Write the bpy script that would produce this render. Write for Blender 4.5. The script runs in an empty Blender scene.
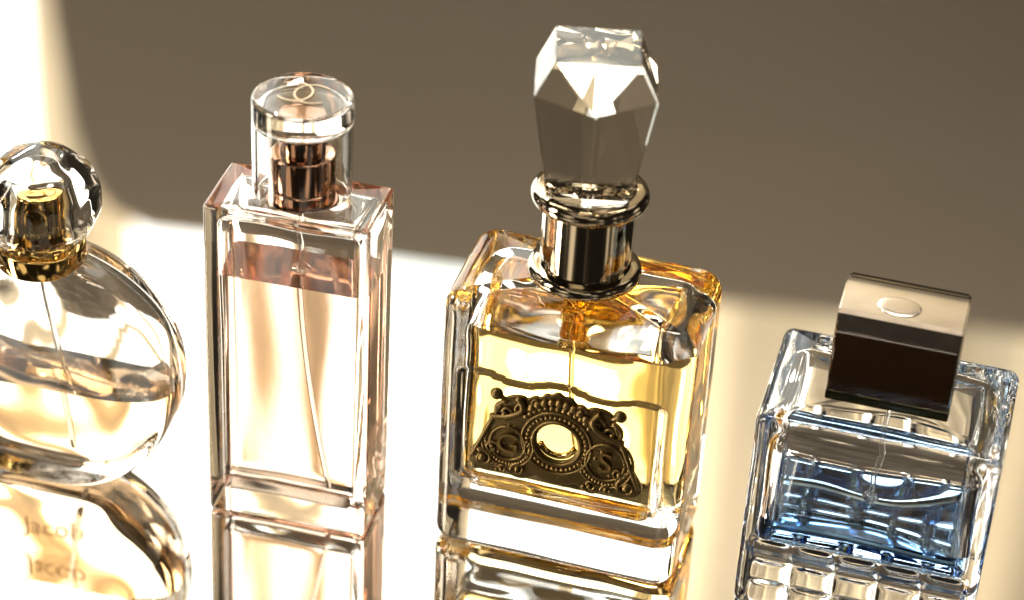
import bpy, bmesh, math, random
from mathutils import Vector, Matrix, noise
PI = math.pi
R = math.radians
S = bpy.context.scene
COL = S.collection

# ---------------------------------------------------------------- camera
PITCH, ROLL, FPX, CAMH = R(33.6011), R(3.4171), 2465.89, 0.46256
cd = bpy.data.cameras.new('camera')
cam = bpy.data.objects.new('camera', cd)
COL.objects.link(cam)
fwd = Vector((0, math.cos(PITCH), -math.sin(PITCH)))
rt0 = Vector((1, 0, 0))
up0 = Vector((0, math.sin(PITCH), math.cos(PITCH)))
rt = math.cos(ROLL) * rt0 + math.sin(ROLL) * up0
up = -math.sin(ROLL) * rt0 + math.cos(ROLL) * up0
mt = Matrix((rt, up, -fwd)).transposed().to_4x4()
mt.translation = Vector((0, 0, CAMH))
cam.matrix_world = mt
cd.sensor_width = 36
cd.lens = 36 * FPX / 1024
cd.clip_start = 0.02
cd.clip_end = 100
cd.dof.use_dof = True
cd.dof.focus_distance = 0.692
cd.dof.aperture_fstop = 6.0
S.camera = cam
S.render.resolution_x, S.render.resolution_y = 1024, 600

# ---------------------------------------------------------------- world, light, exposure
w = bpy.data.worlds.new('World')
S.world = w
w.use_nodes = True
nt = w.node_tree
for n in list(nt.nodes):
    nt.nodes.remove(n)
wo = nt.nodes.new('ShaderNodeOutputWorld')
bg = nt.nodes.new('ShaderNodeBackground')
tc = nt.nodes.new('ShaderNodeTexCoord')
ns = nt.nodes.new('ShaderNodeTexNoise')
ns.inputs['Scale'].default_value = 2.3
ns.inputs['Detail'].default_value = 1.5
cr = nt.nodes.new('ShaderNodeValToRGB')
e = cr.color_ramp.elements
e[0].position, e[0].color = 0.53, (0.018, 0.015, 0.011, 1)
e[1].position, e[1].color = 0.66, (1.3, 1.08, 0.80, 1)
e2 = cr.color_ramp.elements.new(0.60)
e2.color = (0.10, 0.082, 0.06, 1)
nt.links.new(tc.outputs['Generated'], ns.inputs['Vector'])
nt.links.new(ns.outputs['Fac'], cr.inputs[0])
nt.links.new(cr.outputs[0], bg.inputs['Color'])
nt.links.new(bg.outputs[0], wo.inputs['Surface'])
bg.inputs['Strength'].default_value = 1.0


def lamp(name, loc, target, size, energy, color, size_y=None):
    ld = bpy.data.lights.new(name, 'AREA')
    ld.size = size
    if size_y:
        ld.shape = 'RECTANGLE'
        ld.size_y = size_y
    ld.energy = energy
    ld.color = color
    o = bpy.data.objects.new(name, ld)
    COL.objects.link(o)
    o.location = loc
    o.rotation_euler = (Vector(target) - Vector(loc)).to_track_quat('-Z', 'Y').to_euler()
    return o


lamp('sun_beam_lamp', (-0.55, 2.10, 1.75), (0, 0.6, 0.05), 0.08, 80, (1.0, 0.80, 0.50))
gl = lamp('glint_disc_lamp', (0.066, 2.2, 1.12), (0.02, 0.58, 0.0), 0.14, 1.6, (1.0, 0.90, 0.70))  # added disc lamp, whitens the crest hole and the gold bottle's middle
gl.data.shape = 'DISK'
lamp('overhead_fill', (0.15, 1.05, 1.65), (0.1, 1.5, 0.4), 0.5, 15, (1.0, 0.88, 0.72), 0.25)  # added fill, brightens the chair back towards its top
lamp('side_fill', (-1.5, 0.2, 0.9), (-0.1, 1.5, 0.4), 0.35, 25, (1.0, 0.88, 0.72), 0.8)  # added fill from the left for the chair back

S.view_settings.view_transform = 'Standard'
S.view_settings.look = 'None'
S.view_settings.exposure = 0
S.view_settings.gamma = 1
S.render.engine = 'CYCLES'
cy = S.cycles
cy.max_bounces = 40
cy.transmission_bounces = 36
cy.glossy_bounces = 20
cy.diffuse_bounces = 4
cy.transparent_max_bounces = 24
cy.sample_clamp_indirect = 12
cy.blur_glossy = 0.0
cy.caustics_reflective = True
cy.caustics_refractive = True
cy.use_denoising = True


# ---------------------------------------------------------------- materials
def newmat(name):
    m = bpy.data.materials.new(name)
    m.use_nodes = True
    m.node_tree.nodes.clear()
    out = m.node_tree.nodes.new('ShaderNodeOutputMaterial')
    return m, m.node_tree, out


def glass(name, ior=1.5, color=(0.99, 0.99, 0.99), rough=0.0, vol=None, dens=0.0):
    m, t, out = newmat(name)
    g = t.nodes.new('ShaderNodeBsdfGlass')
    g.inputs['Color'].default_value = (*color, 1)
    g.inputs['IOR'].default_value = ior
    g.inputs['Roughness'].default_value = rough
    t.links.new(g.outputs[0], out.inputs['Surface'])
    if vol:
        v = t.nodes.new('ShaderNodeVolumeAbsorption')
        v.inputs['Color'].default_value = (*vol, 1)
        v.inputs['Density'].default_value = dens
        t.links.new(v.outputs[0], out.inputs['Volume'])
    return m


def scuff(m, dist, scale):
    t = m.node_tree
    g = [n for n in t.nodes if n.type == 'BSDF_GLASS'][0]
    tcn = t.nodes.new('ShaderNodeTexCoord')
    nz = t.nodes.new('ShaderNodeTexNoise')
    nz.inputs['Scale'].default_value = scale
    nz.inputs['Detail'].default_value = 3
    b = t.nodes.new('ShaderNodeBump')
    b.inputs['Strength'].default_value = 1.0
    b.inputs['Distance'].default_value = dist
    t.links.new(tcn.outputs['Object'], nz.inputs['Vector'])
    t.links.new(nz.outputs['Fac'], b.inputs['Height'])
    t.links.new(b.outputs[0], g.inputs['Normal'])
    return m


def pbr(name, color, metallic=0.0, rough=0.3, bump=0.0, bscale=200, wear=None, **kw):
    m, t, out = newmat(name)
    p = t.nodes.new('ShaderNodeBsdfPrincipled')
    p.inputs['Base Color'].default_value = (*color, 1)
    p.inputs['Metallic'].default_value = metallic
    p.inputs['Roughness'].default_value = rough
    for k, v in kw.items():
        p.inputs[k].default_value = v
    t.links.new(p.outputs[0], out.inputs['Surface'])
    tcn = t.nodes.new('ShaderNodeTexCoord')
    nz = t.nodes.new('ShaderNodeTexNoise')
    nz.inputs['Scale'].default_value = bscale
    nz.inputs['Detail'].default_value = 6
    t.links.new(tcn.outputs['Object'], nz.inputs['Vector'])
    mr = t.nodes.new('ShaderNodeMapRange')
    mr.inputs['To Min'].default_value = max(rough * 0.75, 0.0)
    mr.inputs['To Max'].default_value = rough * 1.3 + 0.005
    t.links.new(nz.outputs['Fac'], mr.inputs['Value'])
    t.links.new(mr.outputs[0], p.inputs['Roughness'])
    if wear:
        mx = t.nodes.new('ShaderNodeMix')
        mx.data_type = 'RGBA'
        mx.inputs['A'].default_value = (*color, 1)
        mx.inputs['B'].default_value = (*wear, 1)
        t.links.new(nz.outputs['Fac'], mx.inputs['Factor'])
        t.links.new(mx.outputs['Result'], p.inputs['Base Color'])
    if bump:
        b = t.nodes.new('ShaderNodeBump')
        b.inputs['Strength'].default_value = bump
        b.inputs['Distance'].default_value = 0.0005
        t.links.new(nz.outputs['Fac'], b.inputs['Height'])
        t.links.new(b.outputs[0], p.inputs['Normal'])
    return m


G_CLEAR = glass('clear_glass', 1.5, (0.992, 0.990, 0.985))
G_WARM = glass('warm_glass', 1.5, (0.995, 0.982, 0.965))
scuff(G_CLEAR, 0.000002, 200)
scuff(G_WARM, 0.000004, 300)
G_ACRYL = glass('clear_acrylic', 1.49, (0.995, 0.985, 0.97))
G_CRYSTAL = glass('cut_crystal', 1.54, (0.985, 0.965, 0.93))
LIQ_IOR = 1.36


def liquid_mats(name, vol, dens):
    # one material: against the bottle wall the index is relative to glass, on the free surface relative to air
    m = glass(name, LIQ_IOR, (1, 1, 1), 0, vol, dens)
    t = m.node_tree
    g = [n for n in t.nodes if n.type == 'BSDF_GLASS'][0]
    at = t.nodes.new('ShaderNodeAttribute')
    at.attribute_name = 'free_surface'
    mr = t.nodes.new('ShaderNodeMapRange')
    mr.inputs['To Min'].default_value = LIQ_IOR / 1.5
    mr.inputs['To Max'].default_value = LIQ_IOR
    t.links.new(at.outputs['Fac'], mr.inputs['Value'])
    t.links.new(mr.outputs[0], g.inputs['IOR'])
    return [m]


L_PALE = liquid_mats('pale_gold_perfume', (0.95, 0.80, 0.58), 62)
L_PEACH = liquid_mats('peach_perfume', (0.91, 0.77, 0.68), 62)
L_GOLD = liquid_mats('golden_perfume', (0.995, 0.80, 0.12), 40)
L_BLUE = liquid_mats('blue_perfume', (0.04, 0.41, 0.76), 115)

M_GOLD = pbr('polished_gold', (0.66, 0.47, 0.18), 1.0, 0.06)
M_NICKEL = pbr('polished_nickel', (0.52, 0.46, 0.35), 1.0, 0.05)
M_BRONZE = pbr('rose_bronze', (0.44, 0.27, 0.19), 1.0, 0.07)
M_CHROME = pbr('satin_chrome', (0.80, 0.74, 0.67), 1.0, 0.2)
M_DARK = pbr('dark_brown_lacquer', (0.022, 0.010, 0.004), 0.0, 0.10, **{'Coat Weight': 0.4})
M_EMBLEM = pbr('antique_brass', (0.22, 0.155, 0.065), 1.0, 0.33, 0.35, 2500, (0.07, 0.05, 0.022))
t_ = M_EMBLEM.node_tree
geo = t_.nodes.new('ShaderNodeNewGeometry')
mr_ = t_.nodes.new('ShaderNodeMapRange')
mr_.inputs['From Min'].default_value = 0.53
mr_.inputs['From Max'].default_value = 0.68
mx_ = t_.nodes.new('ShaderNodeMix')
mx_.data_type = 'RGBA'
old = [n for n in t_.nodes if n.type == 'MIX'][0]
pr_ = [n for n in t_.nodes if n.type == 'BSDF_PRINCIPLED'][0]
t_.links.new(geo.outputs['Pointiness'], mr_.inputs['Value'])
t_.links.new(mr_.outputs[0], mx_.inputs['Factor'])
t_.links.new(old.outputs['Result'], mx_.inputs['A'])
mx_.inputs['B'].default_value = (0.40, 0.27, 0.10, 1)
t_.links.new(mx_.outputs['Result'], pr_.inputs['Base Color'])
M_TUBE = pbr('translucent_tube', (0.93, 0.92, 0.88), 0.0, 0.15, **{'Transmission Weight': 0.85, 'IOR': 1.18})
M_INK = pbr('grey_print', (0.25, 0.20, 0.15), 0.0, 0.5)
M_ETCH = glass('etched_glass', 1.3, (0.75, 0.66, 0.55), 0.35)
M_MIRROR = pbr('mirror', (0.965, 0.955, 0.935), 1.0, 0.0, 0.0, 40)
for n in list(M_MIRROR.node_tree.nodes):
    if n.type == 'MAP_RANGE':
        n.inputs['To Min'].default_value = 0.0
        n.inputs['To Max'].default_value = 0.012
M_CLOTH = pbr('brown_upholstery', (0.165, 0.142, 0.110), 0.0, 0.9, 0.8, 900, (0.14, 0.12, 0.092))


def curtain_mat():
    m, t, out = newmat('beige_curtain')
    d = t.nodes.new('ShaderNodeBsdfDiffuse')
    tr = t.nodes.new('ShaderNodeBsdfTranslucent')
    d.inputs['Color'].default_value = (0.48, 0.39, 0.27, 1)
    tr.inputs['Color'].default_value = (0.77, 0.69, 0.545, 1)
    mx = t.nodes.new('ShaderNodeMixShader')
    mx.inputs[0].default_value = 0.55
    t.links.new(d.outputs[0], mx.inputs[1])
    t.links.new(tr.outputs[0], mx.inputs[2])
    t.links.new(mx.outputs[0], out.inputs['Surface'])
    return m


def window_mat():
    m, t, out = newmat('bright_daylight_window')
    em = t.nodes.new('ShaderNodeEmission')
    tcn = t.nodes.new('ShaderNodeTexCoord')
    nz = t.nodes.new('ShaderNodeTexNoise')
    nz.inputs['Scale'].default_value = 2.2
    nz.inputs['Detail'].default_value = 3
    c = t.nodes.new('ShaderNodeValToRGB')
    c.color_ramp.elements[0].position = 0.30
    c.color_ramp.elements[0].color = (0.55, 0.66, 0.58, 1)
    c.color_ramp.elements[1].position = 0.55
    c.color_ramp.elements[1].color = (1.0, 0.985, 0.93, 1)
    t.links.new(tcn.outputs['Object'], nz.inputs['Vector'])
    t.links.new(nz.outputs['Fac'], c.inputs[0])
    t.links.new(c.outputs[0], em.inputs['Color'])
    em.inputs['Strength'].default_value = 3.2
    t.links.new(em.outputs[0], out.inputs['Surface'])
    return m


# ---------------------------------------------------------------- object helpers
def tag(o, label=None, cat=None, group=None, kind=None):
    if label: o['label'] = label
    if cat: o['category'] = cat
    if group: o['group'] = group
    if kind: o['kind'] = kind
    return o


def empty(name, loc, rz, label, cat, group=None):
    o = bpy.data.objects.new(name, None)
    COL.objects.link(o)
    o.location = loc
    o.rotation_euler = (0, 0, rz)
    o.empty_display_size = 0.01
    return tag(o, label, cat, group)


def obj(name, bm, mats, parent=None, smooth=True, sharp=None):
    me = bpy.data.meshes.new(name)
    bm.normal_update()
    if sharp is not None:
        for ed in bm.edges:
            if len(ed.link_faces) == 2 and ed.calc_face_angle(0) > sharp:
                ed.smooth = False
    bm.to_mesh(me)
    bm.free()
    for p in me.polygons:
        p.use_smooth = smooth
    for m in (mats if isinstance(mats, list) else [mats]):
        me.materials.append(m)
    o = bpy.data.objects.new(name, me)
    COL.objects.link(o)
    if parent: o.parent = parent
    return o


def rings(bm, rows, close=True):
    """rows: list of lists of Vectors (same length). A row of length 1 is a pole."""
    vr = [[bm.verts.new(p) for p in r] for r in rows]
    for a, b in zip(vr[:-1], vr[1:]):
        if len(a) == 1 and len(b) == 1: continue
        n = max(len(a), len(b))
        for i in range(n):
            j = (i + 1) % n
            if len(a) == 1: bm.faces.new((a[0], b[j], b[i]))
            elif len(b) == 1: bm.faces.new((a[i], a[j], b[0]))
            else: bm.faces.new((a[i], a[j], b[j], b[i]))
    return vr


def section(hw, hd, r, ns=26, nd=16, na=8):
    """rounded rectangle, counter-clockwise, constant vertex count"""
    r = max(min(r, hw * 0.999, hd * 0.999), 1e-6)
    pts = []
    for (cx, cy, a0, ax, n) in ((hw - r, -(hd - r), -PI / 2, 0, nd), (hw - r, hd - r, 0, 1, ns),
                                (-(hw - r), hd - r, PI / 2, 2, nd), (-(hw - r), -(hd - r), PI, 3, ns)):
        for k in range(na + 1):
            a = a0 + PI / 2 * k / na
            pts.append((cx + r * math.cos(a), cy + r * math.sin(a)))
        # straight run to the next corner
        nx = {0: (hw, hd - r), 1: (-(hw - r), hd), 2: (-hw, -(hd - r)), 3: (hw - r, -hd)}[ax]
        px, py = pts[-1]
        for k in range(1, n):
            t = k / n
            pts.append((px + (nx[0] - px) * t, py + (nx[1] - py) * t))
    return pts


def box_rows(hw, hd, z0, z1, rv, rb, rt_, nz=40, dome=0.0, warp=None, **kw):
    """closed rounded box as rings. rv vertical corner radius, rb / rt_ bottom / top edge radius"""
    prof = []
    NC = 12
    for k in range(NC):
        s = (k + 0.02) / NC
        prof.append((z0, (hw - rb) * s, (hd - rb) * s, max(rv - rb, 0.0003) * s))
    for k in range(9):
        a = PI / 2 * k / 8
        ins = rb * (1 - math.sin(a))
        prof.append((z0 + rb * (1 - math.cos(a)), hw - ins, hd - ins, max(rv - ins, 0.0003)))
    for k in range(1, nz):
        prof.append((z0 + rb + (z1 - rt_ - z0 - rb) * k / nz, hw, hd, rv))
    for k in range(9):
        a = PI / 2 * k / 8
        ins = rt_ * (1 - math.cos(a))
        prof.append((z1 - rt_ * (1 - math.sin(a)), hw - ins, hd - ins, max(rv - ins, 0.0003)))
    for k in range(NC - 1, -1, -1):
        s = (k + 0.02) / NC
        prof.append((z1 + dome * (1 - s * s), (hw - rt_) * s, (hd - rt_) * s, max(rv - rt_, 0.0003) * s))
    rows = []
    for (z, a, b, r) in prof:
        row = [Vector((x, y, z)) for x, y in section(a, b, r, **kw)]
        rows.append(row)
    if warp:
        rows = [[warp(p) for p in r] for r in rows]
    c0 = sum(rows[0], Vector()) / len(rows[0])
    c1 = sum(rows[-1], Vector()) / len(rows[-1])
    return [[c0]] + rows + [[c1]]


def nz3(p, sc, off, zs=1.0):
    q = Vector((p.x, p.y, p.z * zs)) * sc + Vector((off, off * 1.7, -off))
    return noise.noise_vector(q)


def wavy(amp, sc, off, extra=None, zs=1.0):
    def f(p):
        q = p + nz3(p, sc, off, zs) * amp
        if extra: q = extra(q)
        return q
    return f


def lathe(prof, n=72):
    rows = []
    for r, z in prof:
        if r < 1e-6: rows.append([Vector((0, 0, z))])
        else: rows.append([Vector((r * math.cos(2 * PI * i / n), r * math.sin(2 * PI * i / n), z)) for i in range(n)])
    return rows


def arcp(cx, cz, r, a0, a1, n=8):
    return [(cx + r * math.cos(R(a0 + (a1 - a0) * k / n)), cz + r * math.sin(R(a0 + (a1 - a0) * k / n))) for k in range(n + 1)]


def lathe_obj(name, prof, mat, parent, n=72, sharp=R(35), at=(0, 0, 0)):
    bm = bmesh.new()
    rings(bm, lathe(prof, n))
    bmesh.ops.remove_doubles(bm, verts=bm.verts, dist=1e-6)
    bmesh.ops.recalc_face_normals(bm, faces=bm.faces)
    o = obj(name, bm, mat, parent, sharp=sharp)
    o.location = at
    return o


def tube_rows(pts, r, n=12, r1=None):
    rows = []
    m = len(pts)
    for i, p in enumerate(pts):
        d = (pts[min(i + 1, m - 1)] - pts[max(i - 1, 0)]).normalized()
        a = d.cross(Vector((0.13, 1, 0.07))).normalized()
        b = d.cross(a)
        rr = r if r1 is None else r + (r1 - r) * i / (m - 1)
        rows.append([p + a * rr * math.cos(2 * PI * k / n) + b * rr * math.sin(2 * PI * k / n) for k in range(n)])
    return [[pts[0]]] + rows + [[pts[-1]]]


def add_tube(bm, pts, r, n=12, r1=None):
    rings(bm, tube_rows([Vector(p) for p in pts], r, n, r1))


def bez(a, b, c, d, n=24):
    a, b, c, d = map(Vector, (a, b, c, d))
    out = []
    for i in range(n + 1):
        t = i / n
        out.append(a * (1 - t) ** 3 + b * 3 * t * (1 - t) ** 2 + c * 3 * t * t * (1 - t) + d * t ** 3)
    return out


def sphere_rows(c, r, nu=12, nv=8, sy=1.0):
    c = Vector(c)
    rows = [[c - Vector((0, 0, r))]]
    for j in range(1, nv):
        a = -PI / 2 + PI * j / nv
        rows.append([c + Vector((r * math.cos(a) * math.cos(2 * PI * i / nu), sy * r * math.cos(a) * math.sin(2 * PI * i / nu), r * math.sin(a))) for i in range(nu)])
    rows.append([c + Vector((0, 0, r))])
    return rows


def split_cavity(rows, level):
    """returns (upper open shell with normals into the cavity, closed liquid mesh with a flat surface slot 1)"""
    up_ = bmesh.new(); rings(up_, rows)
    bmesh.ops.recalc_face_normals(up_, faces=up_.faces)
    lo = up_.copy()
    g = list(up_.verts) + list(up_.edges) + list(up_.faces)
    bmesh.ops.bisect_plane(up_, geom=g, plane_co=(0, 0, level), plane_no=(0, 0, 1), clear_inner=True)
    bmesh.ops.reverse_faces(up_, faces=up_.faces)
    g = list(lo.verts) + list(lo.edges) + list(lo.faces)
    bmesh.ops.bisect_plane(lo, geom=g, plane_co=(0, 0, level), plane_no=(0, 0, 1), clear_outer=True)
    be = [ed for ed in lo.edges if len(ed.link_faces) == 1]
    r = bmesh.ops.holes_fill(lo, edges=be, sides=0)
    for f in r['faces']:
        f.material_index = 0
    bmesh.ops.recalc_face_normals(lo, faces=lo.faces)
    return up_, lo


def merge(dst, src):
    me = bpy.data.meshes.new('tmp')
    src.to_mesh(me)
    src.free()
    dst.from_mesh(me)
    bpy.data.meshes.remove(me)


def bottle_glass(outer_rows, cav_rows, level, gmat, lmats, parent):
    bm = bmesh.new()
    rings(bm, outer_rows)
    bmesh.ops.recalc_face_normals(bm, faces=bm.faces)
    u, lo = split_cavity(cav_rows, level)
    merge(bm, u)
    g = obj('glass_body', bm, gmat, parent, sharp=R(60))
    l = obj('perfume_liquid', lo, lmats, parent)
    me = l.data
    att = me.attributes.new('free_surface', 'FLOAT', 'FACE')
    for i, p in enumerate(me.polygons):
        att.data[i].value = 1.0 if (abs(p.normal.z) > 0.999 and abs(p.center.z - level) < 1e-5) else 0.0
    for p in me.polygons:
        if att.data[p.index].value > 0.5: p.use_smooth = False
    # keep the free surface crisp against the walls
    top = {ek for p in me.polygons if att.data[p.index].value > 0.5 for ek in p.edge_keys}
    for ed in me.edges:
        if ed.key in top: ed.use_edge_sharp = True
    return g, l


def text_obj(name, s, size, mat, parent, mw, extrude=0.00008, shear=0.0):
    cu = bpy.data.curves.new(name, 'FONT')
    cu.body = s
    cu.size = size
    cu.extrude = extrude
    cu.shear = shear
    cu.align_x = 'CENTER'
    cu.align_y = 'CENTER'
    cu.resolution_u = 4
    t = bpy.data.objects.new('tmp', cu)
    COL.objects.link(t)
    dg = bpy.context.evaluated_depsgraph_get()
    me = bpy.data.meshes.new_from_object(t.evaluated_get(dg))
    bpy.data.objects.remove(t)
    bpy.data.curves.remove(cu)
    me.name = name
    me.materials.clear()
    me.materials.append(mat)
    o = bpy.data.objects.new(name, me)
    COL.objects.link(o)
    o.parent = parent
    o.matrix_local = mw
    return o


def plate_from_outline(outers, holes, thick, bevel):
    """2D outline in x,z -> solid lying with its front towards -y at y=0..-thick"""
    cu = bpy.data.curves.new('tmp', 'CURVE')
    cu.dimensions = '2D'
    cu.fill_mode = 'BOTH'
    cu.extrude = thick / 2 - bevel
    cu.bevel_depth = bevel
    cu.bevel_resolution = 2
    for pts in outers + holes:
        sp = cu.splines.new('POLY')
        sp.points.add(len(pts) - 1)
        for q, (x, z) in zip(sp.points, pts): q.co = (x, z, 0, 1)
        sp.use_cyclic_u = True
    t = bpy.data.objects.new('tmp', cu)
    COL.objects.link(t)
    dg = bpy.context.evaluated_depsgraph_get()
    me = bpy.data.meshes.new_from_object(t.evaluated_get(dg))
    bpy.data.objects.remove(t)
    bpy.data.curves.remove(cu)
    bm = bmesh.new()
    bm.from_mesh(me)
    bpy.data.meshes.remove(me)
    for v in bm.verts:
        x, y, z = v.co
        v.co = (x, -z - thick / 2, y)
    bmesh.ops.remove_doubles(bm, verts=bm.verts, dist=1e-7)
    bmesh.ops.recalc_face_normals(bm, faces=bm.faces)
    return bm


def smooth_poly(pts, it=2):
    for _ in range(it):
        q = []
        for i in range(len(pts)):
            a, b = pts[i], pts[(i + 1) % len(pts)]
            q.append((a[0] * .75 + b[0] * .25, a[1] * .75 + b[1] * .25))
            q.append((a[0] * .25 + b[0] * .75, a[1] * .25 + b[1] * .75))
        pts = q
    return pts


# ================================================================ SETTING
def slab(name, x0, x1, y0, y1, z0, z1, mat, r=0.003):
    bm = bmesh.new()
    bmesh.ops.create_cube(bm, size=1)
    for v in bm.verts:
        v.co = Vector(((x0 + x1) / 2 + v.co.x * (x1 - x0), (y0 + y1) / 2 + v.co.y * (y1 - y0), (z0 + z1) / 2 + v.co.z * (z1 - z0)))
    bmesh.ops.bevel(bm, geom=list(bm.edges), offset=r, segments=2, affect='EDGES')
    return obj(name, bm, mat, smooth=False)


tag(slab('mirror_tabletop', -0.60, 0.62, 0.18, 1.12, -0.006, 0.0, M_MIRROR, 0.0015), kind='structure')
tag(slab('window_daylight', -1.9, 0.62, 2.40, 2.42, -0.6, 2.15, window_mat(), 0.004), kind='structure')

# padded chair back seen in the mirror
cb = [(-0.372, -0.60), (-0.366, 0.10), (-0.352, 0.30), (-0.344, 0.41), (-0.334, 0.500), (-0.325, 0.545), (-0.312, 0.568), (-0.288, 0.580),
      (-0.20, 0.585), (-0.067, 0.598), (0.166, 0.617), (0.42, 0.630), (0.70, 0.625), (0.84, 0.59), (0.87, 0.4), (0.88, -0.60)]
bm = plate_from_outline([cb], [], 0.07, 0.018)
o = obj('chair_back', bm, M_CLOTH)
o.location = (0, 1.72, 0)
tag(o, 'dark brown padded chair back blurred behind the perfume bottles', 'chair')


def curtain(x0, x1, y, z0, z1, folds, amp, label):
    bm = bmesh.new()
    n = int(folds * 14)
    m = 24
    g = []
    for j in range(m + 1):
        row = []
        for i in range(n + 1):
            t = i / n
            yy = y + amp * math.sin(t * folds * 2 * PI) + amp * 0.4 * math.sin(t * folds * 4.7 + j * 0.1)
            row.append(bm.verts.new((x0 + (x1 - x0) * t + 0.006 * math.sin(j * 0.35 + i), yy, z0 + (z1 - z0) * j / m)))
        g.append(row)
    for j in range(m):
        for i in range(n):
            bm.faces.new((g[j][i], g[j][i + 1], g[j + 1][i + 1], g[j + 1][i]))
    bmesh.ops.solidify(bm, geom=list(bm.faces), thickness=0.0008)
    o = obj('curtain', bm, CURT)
    return tag(o, label, 'curtain')


CURT = curtain_mat()
curtain(0.180, 0.78, 1.95, -0.6, 1.7, 4, 0.012, 'wide beige curtain glowing behind the blue perfume bottle')
curtain(-0.440, -0.366, 1.95, -0.6, 1.7, 1.2, 0.010, 'narrow beige curtain strip beside the bright window at upper left')

curtain(-0.236, -0.172, 1.95, -0.6, 1.7, 1.3, 0.010, 'added narrow beige cloth strip seen only through the tall rectangular bottle')  # strip added to bring tan into this bottle's refraction

# ================================================================ TALL RECTANGULAR BOTTLE
b2 = empty('perfume_bottle', (-0.0604, 0.5815, 0), R(-11.4),
           'tall slim rectangular glass bottle of peach perfume with a clear cylindrical cap', 'perfume bottle')
hw, hd, h = 0.0240, 0.0128, 0.1065
outer = box_rows(hw, hd, 0.0004, h, 0.0016, 0.0016, 0.0012, 60, 0.0006, wavy(0.00020, 60, 3, None, 0.3), ns=30, nd=16, na=5)
cav = box_rows(hw - 0.0036, hd - 0.0030, 0.0080, h - 0.0042, 0.0022, 0.002, 0.003, 70, 0.0, wavy(0.0008, 70, 9, None, 0.3), ns=36, nd=16, na=6)
bottle_glass(outer, cav, 0.0835, G_WARM, L_PEACH, b2)
cx = 0.0010
lathe_obj('pump', [(0, 0.1080), (0.0088, 0.1080)] + arcp(0.0086, 0.1213, 0.0004, 0, 90, 4) + [(0.0062, 0.1218)]
          + arcp(0.0058, 0.1286, 0.0004, 0, 90, 4) + [(0, 0.1291)], M_BRONZE, b2, at=(cx, 0, 0))
lathe_obj('collar', [(0.0, 0.1066)] + [(0.0094, 0.1066)] + arcp(0.0094, 0.1073, 0.0004, -60, 90, 5) + [(0.0, 0.1078)], M_BRONZE, b2, at=(cx, 0, 0))
# spray hole disc on the pump
bm = bmesh.new()
rings(bm, [[Vector((0, 0, 0))]] + [[Vector((r * math.cos(2 * PI * i / 20), -d, r * math.sin(2 * PI * i / 20))) for i in range(20)] for r, d in ((0.0013, 0.0), (0.0013, 0.0004), (0.0011, 0.0005))] + [[Vector((0, -0.0005, 0))]])
bmesh.ops.recalc_face_normals(bm, faces=bm.faces)
o = obj('spray_nozzle', bm, M_DARK, b2, smooth=False)
o.location = (cx + 0.0014, -0.0059, 0.1256)
z0, z1 = 0.1092, 0.1384
Rc = 0.0139
lathe_obj('cap', [(0.0120, z0)] + arcp(Rc - 0.0008, z0 + 0.0008, 0.0008, -90, 0, 5) + arcp(Rc - 0.0014, z1 - 0.0014, 0.0014, 0, 90, 8)
          + [(Rc - 0.004, z1 + 0.0001), (0, z1 + 0.0001), (0, z1 - 0.0075)] + [(0.0100, z1 - 0.0075)] + arcp(0.0110, z1 - 0.0085, 0.001, 90, 0, 5)
          + [(0.0120, z0)], G_ACRYL, b2, n=128, at=(cx, 0, 0))
# two interlocked rings inside the cap top
bm = bmesh.new()
for sx, a0, a1 in ((-1, -132, 132), (1, 48, 312)):
    pts = [Vector((sx * 0.0022 + 0.0041 * math.cos(R(a0 + (a1 - a0) * k / 40)), 0.0041 * math.sin(R(a0 + (a1 - a0) * k / 40)), 0)) for k in range(41)]
    rows = []
    for i, p in enumerate(pts):
        d = (pts[min(i + 1, 40)] - pts[max(i - 1, 0)]).normalized()
        a = Vector((-d.y, d.x, 0))
        rows.append([p + a * 0.0003, p + Vector((0, 0, 0.0001 + sx * 0.00003)), p - a * 0.0003, p - Vector((0, 0, 0.0001))])
    rings(bm, [[pts[0]]] + rows + [[pts[-1]]])
bmesh.ops.recalc_face_normals(bm, faces=bm.faces)
o = obj('cap_emblem', bm, pbr('etched_line', (0.70, 0.62, 0.50), 0.0, 0.6), b2)
o.location = (cx, 0.0008, z1 + 0.0003)
o.scale = (1.25, 1.25, 1)
bm = bmesh.new()
add_tube(bm, bez((cx, 0, h + 0.0005), (cx, 0, 0.07), (cx + 0.002, 0.001, 0.05), (0.0105, 0.002, 0.0095)), 0.00085)
obj('dip_tube', bm, M_TUBE, b2)
o = lathe_obj('tube_stopper', [(0, 0), (0.0016, 0.0002), (0.0030, 0.0012), (0.0016, 0.0028), (0, 0.003)], M_TUBE, b2, n=24, at=(cx, 0, 0.0825))

# ================================================================ GOLD BOTTLE
b3 = empty('perfume_bottle', (0.0202, 0.5764, 0), R(-14.24),
           'thick square bottle of golden perfume with brass crest and tall faceted crystal stopper', 'perfume bottle')
hw, hd, h = 0.0361, 0.0212, 0.0880


def recess(p):
    # shallow moulded recess round the crest
    q = p.copy()
    if p.y < -hd + 0.003:
        u = max(abs(p.x) / 0.0285, abs(p.z - 0.0465) / 0.0185 if p.z < 0.0465 else (p.z - 0.0465) / (0.0170 + 0.0012 * math.cos(p.x * 260)))
        t = min(max((1.06 - u) / 0.10, 0), 1)
        q.y += 0.0014 * t * t * (3 - 2 * t)
    return q


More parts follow.
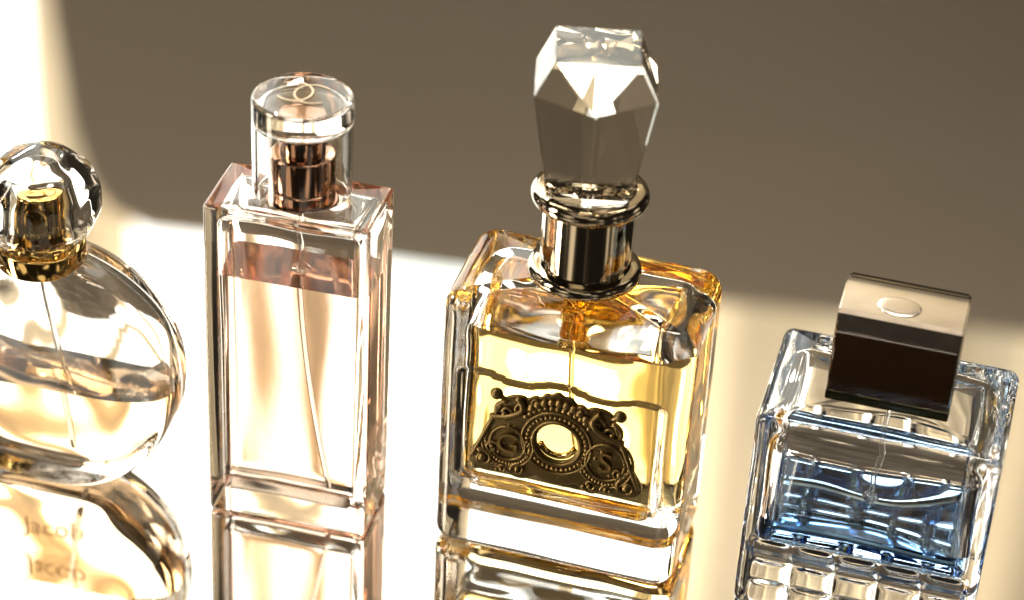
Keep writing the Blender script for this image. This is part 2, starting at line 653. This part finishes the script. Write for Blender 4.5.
outer = box_rows(hw, hd, 0.0004, h, 0.0066, 0.0050, 0.0062, 80, 0.0022, wavy(0.00022, 55, 1, recess), ns=64, nd=24, na=9)
cav = box_rows(hw - 0.0056, hd - 0.0046, 0.0205, h - 0.0068, 0.0068, 0.007, 0.008, 60, 0.0016, wavy(0.0015, 60, 5), ns=40, nd=24, na=9)
bottle_glass(outer, cav, 0.0768, G_CLEAR, L_GOLD, b3)
cx = -0.0006
lathe_obj('neck_glow_insert', [(0, 0.0772), (0.0050, 0.0772), (0.0056, 0.0780), (0.0060, 0.0830), (0.0092, 0.0842), (0.0096, 0.0878), (0, 0.0882)], M_GOLD, b3, n=64, at=(cx, 0, 0))  # gold insert added to imitate the golden light under the neck
lathe_obj('collar', [(0, 0.0895), (0.0135, 0.0895)] + arcp(0.0140, 0.0918, 0.0020, -90, 90, 10) + [(0.0128, 0.0941)] + [(0.0128, 0.1135)]
          + arcp(0.0141, 0.1160, 0.0022, -90, 90, 10) + [(0.0128, 0.1184), (0.0119, 0.1176), (0.0112, 0.1130), (0, 0.1130)], M_NICKEL, b3, n=96, at=(cx, 0, 0))
# faceted crystal stopper
bm = bmesh.new()


def oct8(a, m, z, zm=None):
    zm = z if zm is None else zm
    out = []
    for k in range(8):
        ang = -PI / 2 + k * PI / 4
        if k % 2 == 0: out.append(Vector((m * math.cos(ang), m * math.sin(ang), zm)))
        else:
            s = a * math.sqrt(2)
            out.append(Vector((s * math.cos(ang), s * math.sin(ang), z)))
    return out


def oct8r(hx, hy, mx, my, z, zm):
    P = [(0, -my, zm), (hx, -hy, z), (mx, 0, zm), (hx, hy, z), (0, my, zm), (-hx, hy, z), (-mx, 0, zm), (-hx, -hy, z)]
    return [Vector(p) for p in P]


low = oct8r(0.0085, 0.0070, 0.0100, 0.0092, 0.1160, 0.1160)
mid_ = oct8r(0.0112, 0.0078, 0.0117, 0.0100, 0.1178, 0.1178)
gir = oct8r(0.0162, 0.0102, 0.0164, 0.0128, 0.1507, 0.1498)
gir[0] = Vector((0, -0.0154, 0.1477))
gir[1].y = gir[7].y = -0.0112
gir[1].z = gir[7].z = 0.1508
gir[4] = Vector((0, 0.0112, 0.1498))
v0 = [bm.verts.new(p) for p in low]
v1 = [bm.verts.new(p) for p in mid_]
v2 = [bm.verts.new(p) for p in gir]
tp = 0.0120
v3 = [bm.verts.new((x * 0.0113, y * 0.0102, 0.1610)) for x, y in ((1, -1), (1, 1), (-1, 1), (-1, -1))]
bm.faces.new(v0[::-1])
for a, b in ((v0, v1), (v1, v2)):
    for i in range(8):
        j = (i + 1) % 8
        bm.faces.new((a[i], a[j], b[j], b[i]))
bm.faces.new(v3)
for k in range(4):
    # mids are even indices: 0 front, 2 right, 4 back, 6 left; corners odd
    c = v2[2 * k + 1]; m0 = v2[2 * k]; m1 = v2[(2 * k + 2) % 8]
    t = v3[k]; tprev = v3[(k - 1) % 4]
    bm.faces.new((m0, c, t))
    bm.faces.new((c, m1, t))
    bm.faces.new((m0, t, tprev))
bmesh.ops.triangulate(bm, faces=[f for f in bm.faces if len(f.verts) == 4 and f not in (None,)][:0] or [f for f in bm.faces if len(f.verts) == 4 and abs(f.calc_area()) > 0 and not f.normal.z > 0.99])
bmesh.ops.recalc_face_normals(bm, faces=bm.faces)
bmesh.ops.bevel(bm, geom=[e_ for e_ in bm.edges if e_.calc_face_angle(0) > R(12)], offset=0.00025, segments=1, affect='EDGES')
o = obj('stopper', bm, G_CRYSTAL, b3, smooth=False)
o.location = (cx - 0.0008, 0, 0)
o.rotation_euler = (0, 0, R(14.2))
bm = bmesh.new()
add_tube(bm, bez((cx, 0, h + 0.001), (cx, 0, 0.07), (cx - 0.001, 0.001, 0.05), (0.004, 0.003, 0.0245)), 0.0009)
obj('dip_tube', bm, M_TUBE, b3)

# crest
crest = [(-25.5, 36.4), (-22.0, 41.8), (-20.3, 43.7), (-19.2, 46.9), (-18.6, 50.1), (-16.6, 52.1), (-16.6, 56.3), (-14.3, 58.7), (-10.6, 59.6),
         (-9.0, 58.6), (-7.3, 60.4), (-5.3, 59.9), (-4.0, 62.0), (-2.4, 61.6), (-0.6, 63.3), (1.4, 61.8), (3.2, 62.2), (4.9, 60.0), (6.6, 60.6), (7.9, 59.2), (9.5, 60.4), (12.5, 60.5), (14.9, 59.6), (16.3, 57.0), (16.3, 54.0),
         (18.3, 52.0), (18.9, 47.4), (20.6, 44.2), (22.5, 41.5), (25.4, 36.7), (24.3, 33.6), (20.7, 32.7), (17.9, 32.2), (14.4, 34.2), (11.9, 31.4), (9.6, 31.6),
         (6.0, 34.2), (3.6, 32.6), (0.1, 32.0), (-3.1, 32.6), (-5.3, 34.2), (-8.5, 31.6), (-12.0, 31.5), (-14.0, 33.5), (-17.0, 32.0), (-20.7, 31.7), (-24.4, 33.0)]
crest = smooth_poly([(x / 1000, z / 1000) for x, z in crest], 2)
hole = [(0.0001 + 0.0064 * math.cos(2 * PI * k / 48), 0.0462 + 0.0067 * math.sin(2 * PI * k / 48)) for k in range(48)]
yf = -hd + 0.0006
bm = plate_from_outline([crest], [hole], 0.0013, 0.0004)
for v in bm.verts: v.co.y += yf
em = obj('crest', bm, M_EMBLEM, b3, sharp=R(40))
yr = yf - 0.0014
bm = bmesh.new()


def ring3(cx, cz, rx, rz, r, y=yr, n=48, a0=0, a1=360):
    pts = [(cx + rx * math.cos(R(a0 + (a1 - a0) * k / n)), y, cz + rz * math.sin(R(a0 + (a1 - a0) * k / n))) for k in range(n + 1)]
    add_tube(bm, pts, r, 8)


def beads(cx, cz, rx, rz, r, n, a0=0, a1=360, y=yr):
    for k in range(n):
        a = R(a0 + (a1 - a0) * k / n)
        rings(bm, sphere_rows((cx + rx * math.cos(a), y, cz + rz * math.sin(a)), r, 8, 6))


def curl(cx, cz, r0, a0, turns, wid, y=yr, sgn=1):
    n = 40
    pts = []
    for k in range(n + 1):
        t = k / n
        rr = r0 * (1 - 0.82 * t)
        a = R(a0) + sgn * t * turns * 2 * PI
        pts.append((cx + rr * math.cos(a), y - 0.0003 * t, cz + rr * math.sin(a)))
    add_tube(bm, pts, wid, 8, wid * 0.5)
    rings(bm, sphere_rows(pts[-1], wid * 1.2, 8, 6))


HX, HZ = 0.0001, 0.0462
ring3(HX, HZ, 0.0070, 0.0073, 0.0006)
ring3(HX, HZ, 0.0101, 0.0104, 0.0005)
beads(HX, HZ, 0.0086, 0.0089, 0.00062, 38)
beads(HX, 0.0462, 0.0118, 0.0121, 0.0010, 13, 40, 150)
beads(HX, 0.0462, 0.0122, 0.0140, 0.0013, 9, 50, 140)
for s, mx, mz, rr in ((-1, -0.0140, 0.0428, 0.0052), (1, 0.0145, 0.0432, 0.0056)):
    ring3(mx, mz, rr, rr * 1.1, 0.00055)
    beads(mx, mz, rr + 0.0013, rr * 1.1 + 0.0013, 0.00055, 26, -160 if s > 0 else -200, 60 if s > 0 else 20)
    ring3(mx, mz, rr + 0.0024, rr * 1.1 + 0.0024, 0.0005, a0=-150 if s > 0 else -210, a1=50 if s > 0 else 30)
    curl(mx + s * 0.001, 0.0536, 0.0034, 90, 1.4, 0.0008, sgn=-s)
    curl(mx - s * 0.0035, 0.0558, 0.0026, 0, 1.3, 0.0007, sgn=s)
    curl(s * 0.0212, 0.0362, 0.0030, 120, 1.3, 0.0008, sgn=s)
    curl(s * 0.0185, 0.0405, 0.0022, 20, 1.2, 0.0006, sgn=-s)
    curl(s * 0.0105, 0.0345, 0.0022, 200, 1.2, 0.0007, sgn=s)
    curl(s * 0.0155, 0.0340, 0.0017, 200, 1.2, 0.0006, sgn=-s)
    curl(s * 0.0065, 0.0590, 0.0017, 10, 1.2, 0.0006, sgn=s)
    add_tube(bm, bez((s * 0.0245, yr, 0.036), (s * 0.021, yr - 0.0004, 0.045), (s * 0.0195, yr, 0.049), (s * 0.0165, yr, 0.0565)), 0.0007, 8)
    add_tube(bm, bez((s * 0.012, yr - 0.0004, 0.0595), (s * 0.007, yr - 0.001, 0.056), (s * 0.013, yr - 0.001, 0.052), (s * 0.0195, yr - 0.0004, 0.0515)), 0.0009, 8)
    rings(bm, sphere_rows((s * 0.0212, yr, 0.0362), 0.0014, 12, 8))
random.seed(4)
for k in range(70):
    a = random.uniform(0, 2 * PI)
    x = random.uniform(-0.021, 0.021)
    z = random.uniform(0.034, 0.058)
    if (x - HX) ** 2 + (z - HZ) ** 2 < 0.0098 ** 2: continue
    if abs(x) > 0.021 - (z - 0.034) * 0.25: continue
    rings(bm, sphere_rows((x, yr + 0.0003, z), random.uniform(0.0003, 0.0007), 8, 6))
bmesh.ops.recalc_face_normals(bm, faces=bm.faces)
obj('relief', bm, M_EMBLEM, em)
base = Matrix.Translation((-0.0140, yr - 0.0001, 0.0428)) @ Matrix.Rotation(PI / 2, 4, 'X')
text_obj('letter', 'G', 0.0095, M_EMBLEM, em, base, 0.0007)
text_obj('letter', 'S', 0.0095, M_EMBLEM, em, Matrix.Translation((0.0145, yr - 0.0001, 0.0432)) @ Matrix.Rotation(PI / 2, 4, 'X'), 0.0007)
bm = bmesh.new()
pts = [(HX + 0.0052 * math.cos(R(a)), yf - 0.0002, HZ + 0.0002 + 0.0052 * math.sin(R(a))) for a in range(-160, -19, 7)]
add_tube(bm, pts, 0.0009, 10)
bmesh.ops.recalc_face_normals(bm, faces=bm.faces)
obj('inner_ledge', bm, M_GOLD, em)
for kx, kz in ((-0.0180, 0.0592), (0.0176, 0.0600)):
    bm = bmesh.new()
    rings(bm, sphere_rows((kx, yr, kz), 0.0019, 20, 14, 0.7))
    add_tube(bm, [(kx, yr, kz), (kx - math.copysign(0.0028, kx), yr + 0.0008, kz - 0.0022)], 0.0008, 8)
    bmesh.ops.recalc_face_normals(bm, faces=bm.faces)
    obj('knob', bm, M_EMBLEM, em)

# ================================================================ BLUE BOTTLE
b4 = empty('perfume_bottle', (0.1067, 0.5607, 0), R(-13.8),
           'squat wide glass bottle with blue perfume, quilted base and dark brown block cap', 'perfume bottle')
hw, hd, h = 0.0338, 0.0242, 0.0668
CW, CH = 0.0122, 0.0078


def quilt(p):
    q = p.copy()
    if abs(p.y) > hd - 0.002 and p.z > 0.001:
        top = 0.037 if p.y > 0 else 0.0270
        t = min(max((top - p.z) / 0.002, 0), 1) * min(max((p.z - 0.002) / 0.002, 0), 1) * min(max((hw - 0.003 - abs(p.x)) / 0.002, 0), 1)
        u = 2 * (((p.x + 0.0061) / CW) % 1) - 1
        ch = CH if p.y < 0 else 0.0112
        v = 2 * (((p.z - 0.0024) / ch) % 1) - 1
        bulge = ((1 - abs(u) ** 4) * (1 - abs(v) ** 4) if p.y < 0 else (1 - abs(u) ** 5) * (1 - abs(v) ** 5))
        q.y += (0.0010 if p.y > 0 else -0.0010) * (bulge - 1.0) * t
    return q


outer = box_rows(hw, hd, 0.0004, h, 0.0032, 0.0028, 0.0028, 130, 0.0012, wavy(0.00018, 60, 21, quilt), ns=120, nd=24, na=7)
cav = box_rows(hw - 0.0038, hd - 0.0042, 0.0215, h - 0.0048, 0.0060, 0.005, 0.008, 50, 0.0010, wavy(0.0016, 40, 33), ns=40, nd=24, na=8)
bottle_glass(outer, cav, 0.0312, G_CLEAR, L_BLUE, b4)
# cap: side profile extruded across, front part lacquered dark, metal shell above
cw = 0.0170
prof = [(-0.0105, 0.0715), (-0.0105, 0.0912), (-0.0088, 0.0954), (-0.0078, 0.0964), (-0.0010, 0.0972), (0.0045, 0.0974),
        (0.0078, 0.0968), (0.0105, 0.0935), (0.0105, 0.0715)]
bm = bmesh.new()
L_ = [bm.verts.new((-cw, y, z)) for y, z in prof]
R_ = [bm.verts.new((cw, y, z)) for y, z in prof]
n = len(prof)
for i in range(n):
    j = (i + 1) % n
    bm.faces.new((L_[i], L_[j], R_[j], R_[i]))
bm.faces.new(L_[::-1]); bm.faces.new(R_)
bmesh.ops.recalc_face_normals(bm, faces=bm.faces)
bmesh.ops.bevel(bm, geom=[e_ for e_ in bm.edges if e_.calc_face_angle(0) > R(50)], offset=0.0004, segments=3, affect='EDGES')
cap = obj('cap', bm, M_CHROME, b4, sharp=R(16))


def weighted(o):
    m = o.modifiers.new('weighted_normals', 'WEIGHTED_NORMAL')
    m.keep_sharp = True
    m.weight = 80


weighted(cap)


def small_box(name, mat, parent, x0, x1, y0, y1, z0, z1, bev=0.0003):
    bm = bmesh.new()
    bmesh.ops.create_cube(bm, size=1)
    for v in bm.verts:
        v.co = Vector(((x0 + x1) / 2 + v.co.x * (x1 - x0), (y0 + y1) / 2 + v.co.y * (y1 - y0), (z0 + z1) / 2 + v.co.z * (z1 - z0)))
    bmesh.ops.bevel(bm, geom=list(bm.edges), offset=bev, segments=2, affect='EDGES')
    o = obj(name, bm, mat, parent)
    weighted(o)
    return o


small_box('front_panel', M_DARK, cap, -cw + 0.0004, cw - 0.0004, -0.0116, -0.0104, 0.0716, 0.0908)
small_box('rear_edge', pbr('gunmetal', (0.16, 0.14, 0.12), 1.0, 0.12), cap, -cw + 0.0002, cw - 0.0002, 0.0074, 0.0112, 0.0716, 0.0966, 0.0006)
small_box('clear_base', glass('plastic_reflection_tint', 1.46, (0.42, 0.43, 0.39)), cap, -cw, cw, -0.0116, 0.0108, 0.0685, 0.0713)  # clear plastic strip, dark reflections put into its tint
lathe_obj('neck', [(0, 0.0660), (0.0070, 0.0660), (0.0070, 0.0684), (0, 0.0684)], M_CHROME, b4, n=48)
bm = bmesh.new()
rings(bm, [[Vector((x * r_ * 0.0060, y * r_ * 0.0040, z)) for x, y in [(math.cos(2 * PI * i / 40), math.sin(2 * PI * i / 40)) for i in range(40)]]
           for r_, z in ((1, -0.001), (1.0, 0.0002), (0.97, 0.0006), (0.9, 0.0008), (0.6, 0.00095), (0.01, 0.001))])
bmesh.ops.holes_fill(bm, edges=[e_ for e_ in bm.edges if len(e_.link_faces) == 1])
bmesh.ops.recalc_face_normals(bm, faces=bm.faces)
o = obj('button', bm, M_CHROME, cap, sharp=R(50))
o.location = (-0.0012, -0.0030, 0.0970)
o.rotation_euler = (R(6), 0, 0)
o.scale = (1, 1, 0.25)
bm = bmesh.new()
add_tube(bm, bez((0.0005, 0, h), (0.0, 0, 0.055), (-0.001, 0.001, 0.04), (-0.0015, 0.002, 0.0235)), 0.00075)
obj('dip_tube', bm, M_TUBE, b4)
lathe_obj('tube_stopper', [(0, 0), (0.0018, 0.0003), (0.0024, 0.0015), (0.0014, 0.003), (0, 0.0032)], M_TUBE, b4, n=24, at=(-0.0012, 0.001, 0.0310))

# ================================================================ ROUND BOTTLE
b1 = empty('perfume_bottle', (-0.1350, 0.5915, 0), R(-12),
           'round disc shaped glass bottle of pale gold perfume with a faceted ball cap', 'perfume bottle')


def disc_rows(Rr, T, cz, zb, pw, p2, dy=1.0, warp=None, nu=128, nv=72, facet=0.0):
    """closed disc: circle in x,z, thickness in y, flattened base"""
    rows = []
    for j in range(nv + 1):
        b = -PI / 2 + PI * j / nv
        row = []
        for i in range(nu):
            a = 2 * PI * i / nu
            # pole axis is y
            d = Vector((math.cos(b) * math.cos(a), math.sin(b), math.cos(b) * math.sin(a)))
            rho = math.hypot(d.x, d.z)
            q = (rho / Rr) ** pw + (abs(d.y) / T) ** pw
            k = q ** (-1 / pw)
            # soft plane for the base
            kb = (cz - zb) / max(-d.z, 1e-6)
            k2 = (k ** -p2 + kb ** -p2) ** (-1 / p2) if d.z < 0 else k
            p = d * k2 + Vector((0, 0, cz))
            if warp: p = warp(p)
            row.append(p)
        if j in (0, nv): row = [sum(row, Vector()) / nu]
        rows.append(row)
    return rows


outer = disc_rows(0.0405, 0.0140, 0.0385, 0.0004, 5.0, 26, warp=wavy(0.00015, 60, 2))
cav = disc_rows(0.0362, 0.0112, 0.0385, 0.0095, 3.6, 14, warp=wavy(0.0015, 50, 8))
bottle_glass(outer, cav, 0.0372, G_CLEAR, L_PALE, b1)
ax = -0.0002
DZ = -0.0030
lathe_obj('collar', [(0, 0.0770), (0.0118, 0.0770)] + arcp(0.0121, 0.0775, 0.0005, -90, 0, 3) + arcp(0.0121, 0.0828, 0.0005, 0, 90, 3)
          + [(0.0110, 0.0834), (0, 0.0834)], M_GOLD, b1, n=80, at=(ax, 0, DZ))
lathe_obj('pump', [(0, 0.0836), (0.0098, 0.0836), (0.0098, 0.0895)] + [(0.0072, 0.0905), (0.0066, 0.0980)] + arcp(0.0060, 0.0985, 0.0006, 0, 90, 4) + [(0.003, 0.0984), (0, 0.0980)], M_GOLD, b1, n=64, at=(ax, 0, DZ))
# faceted ball cap, hollow
random.seed(11)
planes = []
for (el, n_, d_, o_) in ((0, 8, 0.0168, 0), (42, 7, 0.0170, 0.4), (-38, 7, 0.0160, 0.2), (80, 3, 0.0172, 0)):
    for k in range(n_):
        a = 2 * PI * (k + o_) / n_
        planes.append((Vector((math.cos(R(el)) * math.cos(a), math.cos(R(el)) * math.sin(a), math.sin(R(el)))), d_ * random.uniform(0.97, 1.03)))
rows = []
nv, nu = 84, 128
bcz = 0.0960
for j in range(nv + 1):
    b = -R(58) + (PI / 2 + R(58)) * j / nv
    row = []
    for i in range(nu):
        a = 2 * PI * i / nu
        d = Vector((math.cos(b) * math.cos(a), math.cos(b) * math.sin(a), math.sin(b)))
        s = sum((max(0, d.dot(n_)) / d_) ** 26 for n_, d_ in planes)
        row.append(d * s ** (-1 / 26) * 1.0 + Vector((0, 0, bcz)))
    if j == nv: row = [sum(row, Vector()) / nu]
    rows.append(row)
inner = [(0.0102, 0.0840), (0.0102, 0.0900), (0.0088, 0.0915), (0.0078, 0.1005), (0.0060, 0.1025), (0.003, 0.1033), (0, 0.1035)]
inn = []
for r_, z_ in inner:
    inn.append([Vector((r_ * math.cos(2 * PI * i / nu), r_ * math.sin(2 * PI * i / nu), z_)) for i in range(nu)] if r_ else [Vector((0, 0, z_))])
bm = bmesh.new()
rings(bm, inn[::-1] + rows)
bmesh.ops.recalc_face_normals(bm, faces=bm.faces)
o = obj('cap', bm, glass('clear_ball_plastic', 1.40, (0.995, 0.985, 0.965)), b1, sharp=R(50))
o.location = (ax, 0, DZ)
bm = bmesh.new()
add_tube(bm, bez((ax, 0, 0.0795), (ax, 0, 0.055), (ax + 0.006, 0.001, 0.04), (0.0085, 0.0, 0.0125)), 0.0009)
obj('dip_tube', bm, M_TUBE, b1)
M_INK2 = pbr('faded_print', (0.80, 0.71, 0.57), 0.0, 0.5)
FL = Matrix.Diagonal((1, -1, 1, 1))
text_obj('volume_print', 'G20ml', 0.0055, M_INK, b1, Matrix.Translation((-0.002, -0.002, 0.0002)), 0.00004)
text_obj('name_print', 'Jacob', 0.0090, M_INK2, b1, Matrix.Translation((-0.004, 0.01415, 0.0290)) @ Matrix.Rotation(-PI / 2, 4, 'X'), 0.00004)
